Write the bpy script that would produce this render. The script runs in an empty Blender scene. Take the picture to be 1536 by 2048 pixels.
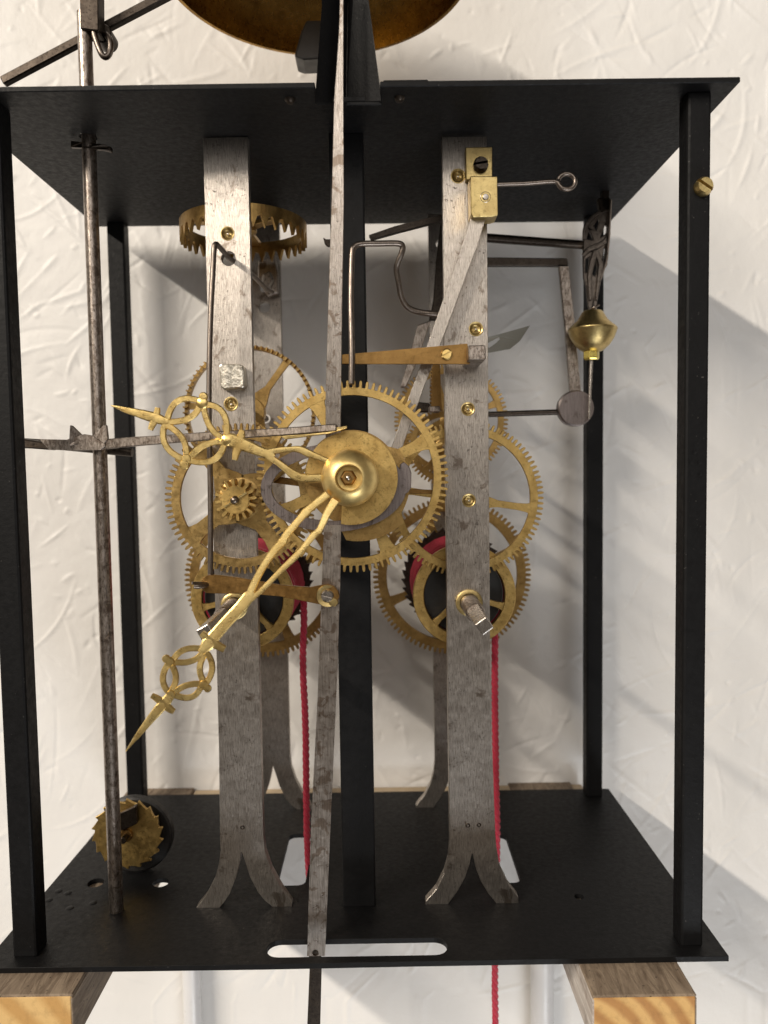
import bpy, bmesh, math, random
from mathutils import Vector, Matrix, geometry, noise
random.seed(7)
PI = math.pi
sc = bpy.context.scene
col = sc.collection
MM = 0.001

# ------------------------------------------------------------------ camera
FPX = 1480.0
CP = Vector((11.377, -235.179, 162.788))           # mm
RT = Vector((0.9998878, -0.0021368, -0.0148244))
UP = Vector((0.0149248, 0.0590920, 0.9981410))
FW = Vector((0.0012568, 0.9982503, -0.0591172))
cam = bpy.data.cameras.new('camera')
camo = bpy.data.objects.new('camera', cam); col.objects.link(camo)
cam.sensor_fit = 'HORIZONTAL'; cam.sensor_width = 7.3
cam.lens = FPX / 1536 * 7.3
cam.clip_start = 0.01; cam.clip_end = 50
m = Matrix((RT, UP, -FW)).transposed().to_4x4(); m.translation = CP * MM
camo.matrix_world = m
cam.dof.use_dof = True; cam.dof.focus_distance = 0.256; cam.dof.aperture_fstop = 3.2
sc.camera = camo

# ------------------------------------------------------------------ world and lamps
w = bpy.data.worlds.new('World'); sc.world = w; w.use_nodes = True
bg = w.node_tree.nodes['Background']
bg.inputs[0].default_value = (1.0, 0.84, 0.69, 1); bg.inputs[1].default_value = 0.12
def lamp(name, kind, loc, target, power, size, color):
    l = bpy.data.lights.new(name, kind); l.energy = power; l.color = color
    if kind == 'AREA': l.shape = 'DISK'; l.size = size
    else: l.shadow_soft_size = size
    o = bpy.data.objects.new(name, l); col.objects.link(o); o.location = loc
    d = Vector(target) - Vector(loc); o.rotation_euler = d.to_track_quat('-Z', 'Y').to_euler()
    return o
tl = lamp('ceiling_tube', 'AREA', (-2.25, -2.65, 1.82), (0, 0, 0), 194, 0.04, (1.0, 0.90, 0.77))
tl.data.shape = 'RECTANGLE'; tl.data.size = 3.0; tl.data.size_y = 0.07
_x = Vector((0, 1, 0)); _z = -Vector((1.5, .25, -1.15)).normalized(); _z = (_z - _x * _z.dot(_x)).normalized()   # tube runs along Y
tl.rotation_euler = Matrix((_x, _z.cross(_x), _z)).transposed().to_euler()
lamp('front_fill_panel', 'AREA', (0.15, -2.25, 1.20), (0, 0.1, .15), 14, 1.9, (1.0, 0.95, 0.89))  # added soft fill panel in front, also mirrored in the upper steel bars
lamp('low_cool_fill', 'AREA', (0.55, -1.05, -1.45), (0, 0.14, -.05), 15, .9, (0.93, 0.965, 1.0))  # added cool fill from below, brightens the wall under the bottom plate
sc.view_settings.view_transform = 'Standard'; sc.view_settings.look = 'None'
sc.view_settings.exposure = 0; sc.view_settings.gamma = 1
sc.render.engine = 'CYCLES'
sc.cycles.max_bounces = 7; sc.cycles.diffuse_bounces = 3; sc.cycles.glossy_bounces = 4

# ------------------------------------------------------------------ helpers
def at(u, v, y):
    """photo pixel (1536x2048) seen on the vertical plane at depth y (mm) -> mm"""
    d = FW + RT * ((u - 768) / FPX) - UP * ((v - 1024) / FPX)
    return CP + d * ((y - CP.y) / d.y)
def atz(u, v, z):
    d = FW + RT * ((u - 768) / FPX) - UP * ((v - 1024) / FPX)
    return CP + d * ((z - CP.z) / d.z)
def mmpx(y): return (y - CP.y) / FPX                 # mm per photo pixel at depth y

def thing(name, label, cat, loc, group=None):
    o = bpy.data.objects.new(name, None); col.objects.link(o)
    o.empty_display_size = 0.01
    o.location = Vector(loc) * MM; o['label'] = label; o['category'] = cat
    if group: o['group'] = group
    return o
def wloc(o):
    p = Vector((0, 0, 0))
    while o: p += o.location; o = o.parent
    return p
def obj(name, geo, mat, parent=None, bevel=0, seg=1, smooth=False, ang=40, origin=None):
    vs, fs = geo
    vs = [Vector(v) for v in vs]
    if parent is not None: base = wloc(parent); loc = Vector((0, 0, 0))
    else:
        if origin is None:
            xs = [v.x for v in vs]; ys = [v.y for v in vs]; zs = [v.z for v in vs]
            origin = ((min(xs) + max(xs)) / 2, (min(ys) + max(ys)) / 2, min(zs))
        base = Vector(origin) * MM; loc = base
    me = bpy.data.meshes.new(name)
    me.from_pydata([tuple(v * MM - base) for v in vs], [], fs)
    bm = bmesh.new(); bm.from_mesh(me)
    bmesh.ops.recalc_face_normals(bm, faces=bm.faces); bm.to_mesh(me); bm.free()
    me.materials.append(mat)
    o = bpy.data.objects.new(name, me); col.objects.link(o); o.location = loc
    if parent is not None: o.parent = parent
    if smooth:
        me.polygons.foreach_set('use_smooth', [True] * len(me.polygons))
        me.set_sharp_from_angle(angle=math.radians(ang))
    if bevel:
        b = o.modifiers.new('bevel', 'BEVEL'); b.width = bevel * MM; b.segments = seg
        b.limit_method = 'ANGLE'; b.angle_limit = math.radians(35); b.harden_normals = False
    return o
def tag(o, label, cat=None, group=None, kind=None):
    o['label'] = label
    if cat: o['category'] = cat
    if group: o['group'] = group
    if kind: o['kind'] = kind
    return o
def join(*geos):
    V, F = [], []
    for vs, fs in geos:
        n = len(V); V += list(vs); F += [tuple(i + n for i in f) for f in fs]
    return V, F
def box(x0, x1, y0, y1, z0, z1):
    v = [(x, y, z) for z in (z0, z1) for y in (y0, y1) for x in (x0, x1)]
    f = [(0, 1, 3, 2), (4, 6, 7, 5), (0, 4, 5, 1), (2, 3, 7, 6), (0, 2, 6, 4), (1, 5, 7, 3)]
    return [Vector(a) for a in v], f
def prism3(outer, back, holes=(), ):
    """outer: list of Vector (front outline); back: Vector offset to the back face; holes: lists of Vector"""
    loops = [list(outer)] + [list(h) for h in holes]
    flat = [p for l in loops for p in l]
    tris = geometry.tessellate_polygon([[Vector((p.x, p.z, 0)) if abs(back.y) >= abs(back.z) and abs(back.y) >= abs(back.x)
             else (Vector((p.x, p.y, 0)) if abs(back.z) >= abs(back.x) else Vector((p.y, p.z, 0))) for p in l] for l in loops])
    n = len(flat)
    V = flat + [p + back for p in flat]
    F = [tuple(t) for t in tris] + [tuple(i + n for i in reversed(t)) for t in tris]
    s = 0
    for l in loops:
        k = len(l)
        for i in range(k):
            a, b = s + i, s + (i + 1) % k
            F.append((a, b, b + n, a + n))
        s += k
    return V, F
def ppx(pts, y, t, holes=()):
    """outline in photo pixels standing at depth y (number or one per point), thickness t mm backwards"""
    o = [at(p[0], p[1], p[2] if len(p) > 2 else y) for p in pts]
    return prism3(o, Vector((0, t, 0)), [[at(p[0], p[1], y) for p in h] for h in holes])
def circ(cx, cz, r, n=20, a0=0):
    return [(cx + r * math.cos(a0 + 2 * PI * i / n), cz + r * math.sin(a0 + 2 * PI * i / n)) for i in range(n)]
def smoothpath(pts, sub=6, closed=False):
    P = [Vector(p) for p in pts]; n = len(P); out = []
    rng = range(n if closed else n - 1)
    for i in rng:
        p1, p2 = P[i], P[(i + 1) % n]
        p0 = P[i - 1] if (closed or i > 0) else p1 * 2 - p2
        p3 = P[(i + 2) % n] if (closed or i + 2 < n) else p2 * 2 - p1
        for k in range(sub):
            t = k / sub
            out.append(0.5 * ((2 * p1) + (p2 - p0) * t + (2 * p0 - 5 * p1 + 4 * p2 - p3) * t * t + (3 * p1 - p0 - 3 * p2 + p3) * t ** 3))
    if not closed: out.append(P[-1])
    return out
def tube(pts, r, seg=10, closed=False, flat=None, up=None):
    """sweep; r number or list; flat: (width factor, depth factor) with depth along Y"""
    P = [Vector(p) for p in pts]; n = len(P)
    R = r if isinstance(r, (list, tuple)) else [r] * n
    V, F = [], []
    prevN = None
    for i, p in enumerate(P):
        if closed: t = P[(i + 1) % n] - P[i - 1]
        else: t = P[min(i + 1, n - 1)] - P[max(i - 1, 0)]
        t.normalize()
        if flat is not None:
            b = Vector((0, 1, 0)); a = t.cross(b); a.normalize()
        else:
            if prevN is None:
                ref = up or (Vector((0, 0, 1)) if abs(t.z) < .9 else Vector((0, 1, 0)))
                a = ref - t * ref.dot(t)
            else: a = prevN - t * prevN.dot(t)
            a.normalize(); b = t.cross(a); prevN = a
        fw, fd = flat or (1, 1)
        for k in range(seg):
            th = 2 * PI * (k + .5) / seg
            V.append(p + a * (R[i] * fw * math.cos(th)) + b * (R[i] * fd * math.sin(th)))
    m_ = n if closed else n - 1
    for i in range(m_):
        j = (i + 1) % n
        for k in range(seg):
            l = (k + 1) % seg
            F.append((i * seg + k, i * seg + l, j * seg + l, j * seg + k))
    if not closed:
        F.append(tuple(range(seg))[::-1]); F.append(tuple((n - 1) * seg + k for k in range(seg)))
    return V, F
def lathe(prof, c, axis='Y', seg=28):
    """prof: list of (radius, along). closed at the axis where radius is 0"""
    V, F = [], []; c = Vector(c)
    idx = []
    for r, h in prof:
        if r < 1e-6:
            V.append(c + {'Y': Vector((0, h, 0)), 'Z': Vector((0, 0, h)), 'X': Vector((h, 0, 0))}[axis]); idx.append([len(V) - 1]); continue
        row = []
        for k in range(seg):
            a = 2 * PI * k / seg; x, z = r * math.cos(a), r * math.sin(a)
            V.append(c + {'Y': Vector((x, h, z)), 'Z': Vector((x, z, h)), 'X': Vector((h, x, z))}[axis]); row.append(len(V) - 1)
        idx.append(row)
    for A, B in zip(idx, idx[1:]):
        for k in range(seg):
            l = (k + 1) % seg
            if len(A) == 1 and len(B) == 1: continue
            if len(A) == 1: F.append((A[0], B[l], B[k]))
            elif len(B) == 1: F.append((A[k], A[l], B[0]))
            else: F.append((A[k], A[l], B[l], B[k]))
    return V, F
def disc(c, r, y0, y1, seg=28): return lathe([(0, y0), (r, y0), (r, y1), (0, y1)], (c[0], 0, c[2]), 'Y', seg)

# ------------------------------------------------------------------ materials
def newmat(name):
    m = bpy.data.materials.new(name); m.use_nodes = True
    nt = m.node_tree; b = nt.nodes['Principled BSDF']
    return m, nt, b
def coords(nt, scale=(1, 1, 1), rot=(0, 0, 0), kind='Object'):
    tc = nt.nodes.new('ShaderNodeTexCoord'); mp = nt.nodes.new('ShaderNodeMapping')
    mp.inputs['Scale'].default_value = [s * 1000 for s in scale]; mp.inputs['Rotation'].default_value = rot
    nt.links.new(tc.outputs[kind], mp.inputs['Vector']); return mp.outputs['Vector']
def ntex(nt, vec, scale, detail=4, rough=.55, dist=0, typ=None):
    n = nt.nodes.new('ShaderNodeTexNoise'); nt.links.new(vec, n.inputs['Vector'])
    n.inputs['Scale'].default_value = scale; n.inputs['Detail'].default_value = detail
    n.inputs['Roughness'].default_value = rough; n.inputs['Distortion'].default_value = dist
    if typ: n.noise_type = typ
    return n.outputs['Fac']
def ramp(nt, fac, stops):
    r = nt.nodes.new('ShaderNodeValToRGB'); nt.links.new(fac, r.inputs['Fac'])
    e = r.color_ramp.elements
    while len(e) < len(stops): e.new(.5)
    for el, (p, c) in zip(e, stops):
        el.position = p; el.color = (c, c, c, 1) if isinstance(c, (int, float)) else (*c, 1)
    return r.outputs['Color']
def mix(nt, fac, a, b, mode='MIX'):
    n = nt.nodes.new('ShaderNodeMix'); n.data_type = 'RGBA'; n.blend_type = mode
    for s, v in ((n.inputs[0], fac), (n.inputs[6], a), (n.inputs[7], b)):
        if hasattr(v, 'links'): nt.links.new(v, s)
        elif isinstance(v, (int, float)): s.default_value = v if s.type == 'VALUE' else (v, v, v, 1)
        else: s.default_value = (*v, 1)
    return n.outputs[2]
def bump(nt, b, h, strength, dist=0.0002, prev=None):
    n = nt.nodes.new('ShaderNodeBump'); n.inputs['Strength'].default_value = strength; n.inputs['Distance'].default_value = dist
    nt.links.new(h, n.inputs['Height'])
    if prev: nt.links.new(prev, n.inputs['Normal'])
    nt.links.new(n.outputs['Normal'], b.inputs['Normal']); return n.outputs['Normal']
def brass(name, light, dark, rough=(.28, .46), amount=.5, spots=True):
    m, nt, b = newmat(name)
    v = coords(nt)
    c = mix(nt, ramp(nt, ntex(nt, v, .16, 6, .65), [(.35, 0), (.7, 1)]), light, dark)
    if spots:
        c = mix(nt, ramp(nt, ntex(nt, v, .75, 4, .7), [(.54, 0), (.68, amount)]), c, [d * .5 for d in dark])
        c = mix(nt, ramp(nt, ntex(nt, v, 2.4, 2, .5), [(.66, 0), (.72, amount)]), c, [d * .25 for d in dark])
    nt.links.new(c, b.inputs['Base Color']); b.inputs['Metallic'].default_value = 1
    r = ramp(nt, ntex(nt, v, .5, 5, .6), [(.3, rough[0]), (.7, rough[1])]); nt.links.new(r, b.inputs['Roughness'])
    bump(nt, b, ntex(nt, v, 1.8, 3, .7), .22, .0002)
    return m
def steel(name, light, dark, rough=(.22, .42), stain=(.10, .075, .055), stain_lo=.62, stain_scale=.11, pits=.55, brush=(6, 6, .16), bstr=.22):
    m, nt, b = newmat(name)
    v = coords(nt); vb = coords(nt, brush)
    streak = ntex(nt, vb, .55, 6, .7)
    c = mix(nt, ramp(nt, streak, [(.3, 0), (.72, 1)]), dark, light)
    c = mix(nt, ramp(nt, ntex(nt, v, stain_scale, 5, .62, .6), [(stain_lo, 0), (stain_lo + .06, .7)]), c, stain)
    c = mix(nt, ramp(nt, ntex(nt, vb, 1.3, 3, .6), [(.56, 0), (.66, .75)]), c, [x * .45 for x in dark])
    pm = mix(nt, 1.0, ramp(nt, ntex(nt, v, .85, 5, .7), [(pits + .05, 0), (pits + .12, .85)]), ramp(nt, ntex(nt, v, .07, 3, .6), [(.46, .05), (.62, 1)]), 'MULTIPLY')
    c = mix(nt, pm, c, (.05, .042, .036))
    nt.links.new(c, b.inputs['Base Color']); b.inputs['Metallic'].default_value = 1
    r = ramp(nt, ntex(nt, v, .3, 5, .65), [(.2, rough[0]), (.8, rough[1])]); nt.links.new(r, b.inputs['Roughness'])
    n1 = bump(nt, b, streak, bstr, .0003)
    bump(nt, b, ntex(nt, v, 1.6, 3, .6), .12, .0002, n1)
    return m
def plain(name, color, rough, metal=0, bs=0, bscale=1.0, var=.3):
    m, nt, b = newmat(name); v = coords(nt)
    c = mix(nt, ramp(nt, ntex(nt, v, .2 * bscale, 5, .6), [(.3, 0), (.7, 1)]), [x * (1 - var) for x in color], [min(1, x * (1 + var)) for x in color])
    nt.links.new(c, b.inputs['Base Color']); b.inputs['Metallic'].default_value = metal; 
    r = ramp(nt, ntex(nt, v, .6 * bscale, 4, .6), [(.3, max(.05, rough - .1)), (.7, min(1, rough + .1))]); nt.links.new(r, b.inputs['Roughness'])
    if bs: bump(nt, b, ntex(nt, v, bscale, 5, .65), bs, .0004)
    return m
M = {}
M['wheel'] = brass('wheel_brass', (.68, .48, .18), (.45, .29, .095), (.3, .5), .65)
M['wheel_warm'] = brass('warm_brass', (.60, .42, .17), (.34, .215, .075), (.28, .46), .7)
M['wheel_old'] = brass('aged_brass', (.54, .36, .135), (.33, .20, .07))
M['hand'] = brass('polished_hand_brass', (.90, .69, .29), (.70, .48, .17), (.24, .38), .22)
M['plate_brass'] = brass('fitting_brass', (.60, .47, .21), (.45, .33, .14))
M['arm_brass'] = brass('dark_brass', (.34, .20, .07), (.22, .125, .042), (.32, .45), .4)
M['bell'] = brass('bell_brass', (.52, .31, .085), (.27, .15, .04), (.22, .36), .35)
M['strap'] = steel('brushed_steel', (.72, .67, .615), (.25, .216, .185), (.27, .44), stain=(.15, .108, .076), stain_lo=.60, pits=.535, brush=(9, 9, .45), bstr=.4)
M['rust'] = steel('stained_steel', (.72, .66, .60), (.30, .25, .21), stain=(.22, .155, .108), stain_lo=.53, stain_scale=.24, pits=.56)
M['rod'] = steel('worn_rod_steel', (.60, .53, .47), (.14, .11, .09), (.28, .48), stain=(.15, .11, .085), stain_lo=.54, stain_scale=.35, pits=.56, brush=(2, 2, .6))
M['dark_steel'] = steel('dark_steel', (.095, .078, .064), (.045, .036, .03), (.34, .5), stain_lo=.6, brush=(1, 1, 1), bstr=.1)
M['wire'] = steel('wire_steel', (.34, .29, .25), (.16, .13, .11), (.25, .42), stain_lo=.62, stain_scale=.3)
M['ornament'] = steel('ornament_steel', (.26, .225, .195), (.13, .108, .092), (.3, .45), stain_lo=.62, stain_scale=.3, brush=(1, 1, 1), bstr=.1)
M['screw'] = steel('screw_steel', (.62, .58, .54), (.40, .36, .32), (.2, .35), stain_lo=.7)
M['black'] = plain('black_paint', (.0065, .0065, .007), .5, 0, .26, .75, .15)
_nt = M['black'].node_tree; _b = _nt.nodes['Principled BSDF']; _src = _b.inputs['Base Color'].links[0].from_socket
_nt.links.new(mix(_nt, ramp(_nt, ntex(_nt, coords(_nt), 1.0, 2, .5), [(.735, 0), (.76, .6)]), _src, (.10, .095, .088)), _b.inputs['Base Color'])
M['black'].node_tree.nodes['Principled BSDF'].inputs['Specular IOR Level'].default_value = .17
M['blackdrum'] = plain('black_iron', (.012, .011, .0105), .5, 0, .3, .6)
M['pit'] = plain('punch_black', (.004, .004, .004), .6)
def plaster():
    m, nt, b = newmat('white_plaster')
    v = coords(nt)
    nt.links.new(mix(nt, ramp(nt, ntex(nt, v, .014, 3, .6), [(.3, 0), (.7, 1)]), (.78, .762, .735), (.85, .838, .82)), b.inputs['Base Color'])
    b.inputs['Roughness'].default_value = .5
    bump(nt, b, ntex(nt, v, .28, 3, .6), .22, .0008)
    return m
M['plaster'] = plaster()
def wood(name, a, c, scale, rot, ring=(1, 1, 1), bs=.4, off=(0, 0, 0), dist=.9):
    m, nt, b = newmat(name); v = coords(nt, ring, rot)
    v.node.inputs['Location'].default_value = off
    wv = nt.nodes.new('ShaderNodeTexWave'); wv.wave_type = 'BANDS' if ring[1] < .5 else 'RINGS'
    if wv.wave_type == 'RINGS': wv.rings_direction = 'Y'
    nt.links.new(v, wv.inputs['Vector']); wv.inputs['Scale'].default_value = scale; wv.inputs['Distortion'].default_value = dist
    wv.inputs['Detail'].default_value = 3; wv.inputs['Detail Scale'].default_value = 1.2
    col_ = mix(nt, ramp(nt, wv.outputs['Fac'], [(.15, 0), (.85, 1)]), a, c)
    v2 = coords(nt)
    col_ = mix(nt, ramp(nt, ntex(nt, v2, .25, 5, .7), [(.5, 0), (.8, .55)]), col_, [x * .5 for x in c])
    nt.links.new(col_, b.inputs['Base Color']); b.inputs['Roughness'].default_value = .65
    n1 = bump(nt, b, wv.outputs['Fac'], bs, .0003); bump(nt, b, ntex(nt, v2, 2.0, 4, .7), .4, .0003, n1)
    return m
M['endgrain'] = wood('sawn_end_grain', (.66, .41, .15), (.44, .22, .065), .050, (0, 0, 0), off=(30, 0, 14), dist=1.6)
M['endgrain_plain'] = wood('pale_end_grain', (.70, .46, .19), (.54, .31, .105), .03, (0, 0, 0), off=(60, 0, 40), dist=2)
def grey_timber(name, a, c, stretch, sp):
    m, nt, b = newmat(name); v = coords(nt, (1, stretch, 1)); v2 = coords(nt)
    f = ntex(nt, v, .35, 4, .7, .8)
    col_ = mix(nt, ramp(nt, f, [(.3, 0), (.68, 1)]), c, a)
    col_ = mix(nt, ramp(nt, ntex(nt, v2, .09, 4, .7), [(.5, 0), (.75, .7)]), col_, [x * .45 for x in c])
    col_ = mix(nt, ramp(nt, ntex(nt, v2, .8, 3, .6), [(.66, 0), (.70, sp)]), col_, (.02, .015, .012))
    nt.links.new(col_, b.inputs['Base Color']); b.inputs['Roughness'].default_value = .75
    bump(nt, b, f, .6, .0008); return m
M['weathered'] = grey_timber('weathered_timber', (.32, .25, .18), (.12, .083, .055), .16, .9)
M['sidewood'] = grey_timber('pale_flaking_timber', (.66, .62, .58), (.30, .24, .20), .06, .3)
M['tan'] = plain('tan_batten', (.46, .36, .24), .7, 0, .3, .4, .15)
M['ring_steel'] = steel('brown_ring_steel', (.34, .30, .29), (.20, .165, .155), (.3, .45), stain_lo=.6, stain_scale=.2)
M['vane'] = plain('grey_sheet', (.26, .25, .215), .4, .3, .05, .3, .12)
M['paint_white'] = plain('white_gloss_paint', (.74, .74, .75), .35, 0, .1, .1, .05)
def ropemat():
    m, nt, b = newmat('red_cord'); v = coords(nt)
    nt.links.new(mix(nt, ntex(nt, v, .9, 4, .6), (.36, .008, .03), (.62, .03, .075)), b.inputs['Base Color'])
    b.inputs['Roughness'].default_value = .8; b.inputs['Sheen Weight'].default_value = .3
    bump(nt, b, ntex(nt, v, 2.5, 3, .6), .5, .0003); return m
M['rope'] = ropemat()
M['nut_yellow'] = brass('bright_brass', (.95, .78, .22), (.8, .62, .16), (.15, .25), .1)

# ------------------------------------------------------------------ setting: wall
WY = 142.0
import numpy as np
def wallgeo():
    rng = np.random.default_rng(11)
    RES = .8; fx = np.arange(-235, 262, RES); fz = np.arange(-120, 425, RES)
    nx, nz = len(fx), len(fz)
    H = np.zeros((nz, nx))
    def smooth_noise(cell, amp):
        cell = cell / RES
        gz, gx = int(nz / cell) + 3, int(nx / cell) + 3
        g = rng.normal(0, 1, (gz, gx)); zi = np.arange(nz) / cell; xi = np.arange(nx) / cell
        z0 = zi.astype(int); x0 = xi.astype(int); tz_ = zi - z0; tx = xi - x0
        tz_ = (tz_ * tz_ * (3 - 2 * tz_))[:, None]; tx = (tx * tx * (3 - 2 * tx))[None, :]
        a = g[np.ix_(z0, x0)]; b = g[np.ix_(z0, x0 + 1)]; c = g[np.ix_(z0 + 1, x0)]; d = g[np.ix_(z0 + 1, x0 + 1)]
        return amp * ((a * (1 - tx) + b * tx) * (1 - tz_) + (c * (1 - tx) + d * tx) * tz_)
    H += smooth_noise(60, .35) + smooth_noise(24, .13) + smooth_noise(9, .06) + smooth_noise(4, .035) + smooth_noise(1.8, .012)
    for k in range(2400):                                   # trowel strokes: a ridge with one steep and one shallow flank
        cx, cz = rng.uniform(fx[0], fx[-1]), rng.uniform(fz[0], fz[-1])
        a = rng.choice([1.25, .75, 1.9, 2.4, .3]) + rng.normal(0, .22); L = rng.choice([2, 4, 7, 12, 24]) * rng.uniform(.6, 1.2); wd = rng.uniform(.4, .85); hgt = rng.uniform(.10, .52) * rng.choice([1, 1, -1])
        curv = rng.normal(0, .006)
        R_ = int((L + 8) / RES); ix, iz = int((cx - fx[0]) / RES), int((cz - fz[0]) / RES)
        x0, x1, z0, z1 = max(0, ix - R_), min(nx, ix + R_), max(0, iz - R_), min(nz, iz + R_)
        if x1 <= x0 or z1 <= z0: continue
        X, Z = np.meshgrid(fx[x0:x1] - cx, fz[z0:z1] - cz)
        t = X * math.cos(a) + Z * math.sin(a); s_ = -X * math.sin(a) + Z * math.cos(a) + curv * t * t
        env = np.clip(1 - (t / L) ** 2, 0, 1)
        ww = wd * (0.35 + .65 * env)
        H[z0:z1, x0:x1] += hgt * env * np.where(s_ > 0, np.exp(-(s_ / ww) ** 2), np.exp(-(s_ / (ww * 2.2)) ** 2))
    far_l = [-1500, -700, -400, -300]; far_r = [320, 420, 700, 1500]; lo = [-900, -500, -250, -180]; hi = [470, 600, 900, 1500]
    xs = np.array(far_l + list(fx) + far_r); zs = np.array(lo + list(fz) + hi)
    HH = np.zeros((len(zs), len(xs))); HH[4:4 + nz, 4:4 + nx] = H
    V = [Vector((x, WY - HH[j, i], z)) for j, z in enumerate(zs) for i, x in enumerate(xs)]
    n = len(xs)
    F = [(j * n + i, j * n + i + 1, (j + 1) * n + i + 1, (j + 1) * n + i) for j in range(len(zs) - 1) for i in range(n - 1)]
    return V, F
wall = obj('wall', wallgeo(), M['plaster'], origin=(0, WY, -900), smooth=True, ang=180)
tag(wall, 'uneven white trowelled plaster wall behind the clock frame', kind='structure')

# ------------------------------------------------------------------ clock frame
TOP = 280.0
frame = thing('clock_frame', 'matt black painted iron cage with top and bottom plates and corner posts', 'clock frame', (0, 65, 0))
def stadium(pts, n=8):
    return pts
def plate_outline(u): return [atz(*p) for p in u]
# bottom plate (top face z=0), openings cut through
def rz(pts): return [Vector((x, y, 0)) for x, y in pts]
def slotpoly(x0, x1, y0, y1, r, n=6):
    out = []
    for cx, cy, a in ((x1 - r, y1 - r, 0), (x0 + r, y1 - r, PI / 2), (x0 + r, y0 + r, PI), (x1 - r, y0 + r, 1.5 * PI)):
        for k in range(n + 1):
            t = a + PI / 2 * k / n; out.append((cx + r * math.cos(t), cy + r * math.sin(t)))
    return out
holes = [slotpoly(-30.3, 31, 3.2, 12.3, 4.2), slotpoly(-32.5, -21.5, 46, 87, 3), slotpoly(55, 63.4, 45.5, 84, 3),
         circ(-105, 50, 3.2, 16), circ(-79, 49.5, 3.2, 16), circ(83.3, 35.5, 1.8, 14)]
outl = [(-124, 0), (-30, -.25), (20, .1), (123.6, .3), (122.9, 128.5), (-120, 129.3)]
obj('bottom_plate', prism3(rz(outl), Vector((0, 0, -1.9)), [rz(h) for h in holes]), M['black'], frame, .25)
# top plate (underside z=TOP) with a notch for the suspension bracket
def tz(pts): return [Vector((x, y, TOP)) for x, y in pts]
outl = [(-123, 0), (-7.7, 0), (-7.7, 9), (12.4, 9), (12.4, 0), (123.6, .3), (123.4, 129.5), (-123.4, 126.5)]
obj('top_plate', prism3(tz(outl), Vector((0, 0, 1.7)), [tz(circ(-89.9, 31.5, 3.0, 16))]), M['black'], frame, .25)
def post(x, y, w, d, ztop=TOP, dx=0):
    g = box(x - w / 2, x + w / 2, y - d / 2, y + d / 2, -.3, ztop + .3)
    v = [Vector((p.x + (dx if p.z < 10 else 0), p.y, p.z)) for p in g[0]]
    return v, g[1]
for x, y, w_, d_, dx in ((-111.8, 9.2, 8.2, 8.2, .3), (113.3, 9.2, 7.6, 7.6, .2), (-112.5, 123.5, 8.2, 7.5, 0), (113.2, 123, 8.0, 7.5, 0)):
    obj('post', post(x, y, w_, d_, TOP, dx), M['black'], frame, .9, 2)
pc = at(718, 1815, 31); p2 = at(735, 470, 31)
obj('centre_post', box(pc.x - 6.0, pc.x + 6.2, 31, 37.5, -.3, TOP + .3), M['black'], frame, .6, 2)
for u, v in ((98, 1800), (117, 1782), (136, 1786), (140, 1816), (186, 1806)):
    p = atz(u, v, 0); obj('paint_blister', lathe([(0, .35), (.9, .3), (1.4, .12), (1.7, -.1)], (p.x, p.y, 0), 'Z', 12), M['black'], frame, smooth=True)
# rivets seen under the top plate, five punch marks and the brass screw on the right post
for u, v in ((580, 198), (799, 195)):
    p = atz(u, v, TOP); obj('rivet', lathe([(0, -1.5), (1.1, -1.3), (1.7, -.5), (1.8, .3)], (p.x, p.y, TOP), 'Z', 14), M['dark_steel'], frame, smooth=True)
for u, v in ((1389, 905), (1382, 926), (1399, 926), (1382, 946), (1400, 949)):
    p = at(u, v, 5.4); obj('punch_mark', lathe([(0, .05), (.35, .0), (.62, -.06), (.8, -.06), (.85, .12)], (p.x, 5.36, p.z), 'Y', 12), M['black'], frame, smooth=True)
def slotscrew(c, r, y0, h, ang, mat, parent, name='screw', dome=.45):
    """slotted head facing the viewer: two half caps with a gap"""
    V, F = [], []
    for s in (0, 1):
        gap = .16 * r; pts = []
        a0 = math.asin(gap / r)
        for k in range(13):
            t = a0 + (PI - 2 * a0) * k / 12 + s * PI
            pts.append((r * math.cos(t), r * math.sin(t)))
        n = len(V); ca, sa = math.cos(ang), math.sin(ang)
        for f_, yy in ((1, y0), (1, y0 - h * (1 - dome)), (.78, y0 - h)):
            for x, z in pts:
                xx, zz = x * f_, z * f_
                zz = max(zz, gap) if s == 0 else min(zz, -gap)
                V.append(Vector((c[0] + xx * ca - zz * sa, yy, c[2] + xx * sa + zz * ca)))
        k = 13
        for L in (0, 1):
            for i in range(k):
                j = (i + 1) % k
                F.append((n + L * k + i, n + L * k + j, n + (L + 1) * k + j, n + (L + 1) * k + i))
        F.append(tuple(n + 2 * k + i for i in range(k)))
    g2 = disc(c, r * .97, y0 - h * .35, y0 + .2, 20)
    return obj(name, join((V, F), g2), mat, parent, smooth=True, ang=30)
p = at(1410, 371, 3.5)
slotscrew((p.x, 0, p.z), 2.9, 5.3, 2.6, -.6, M['plate_brass'], frame, 'brass_screw')
g = lathe([(0, 1), (2.0, 1), (2.0, 5.5), (0, 5.5)], (p.x, 0, p.z), 'Y', 16)

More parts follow.
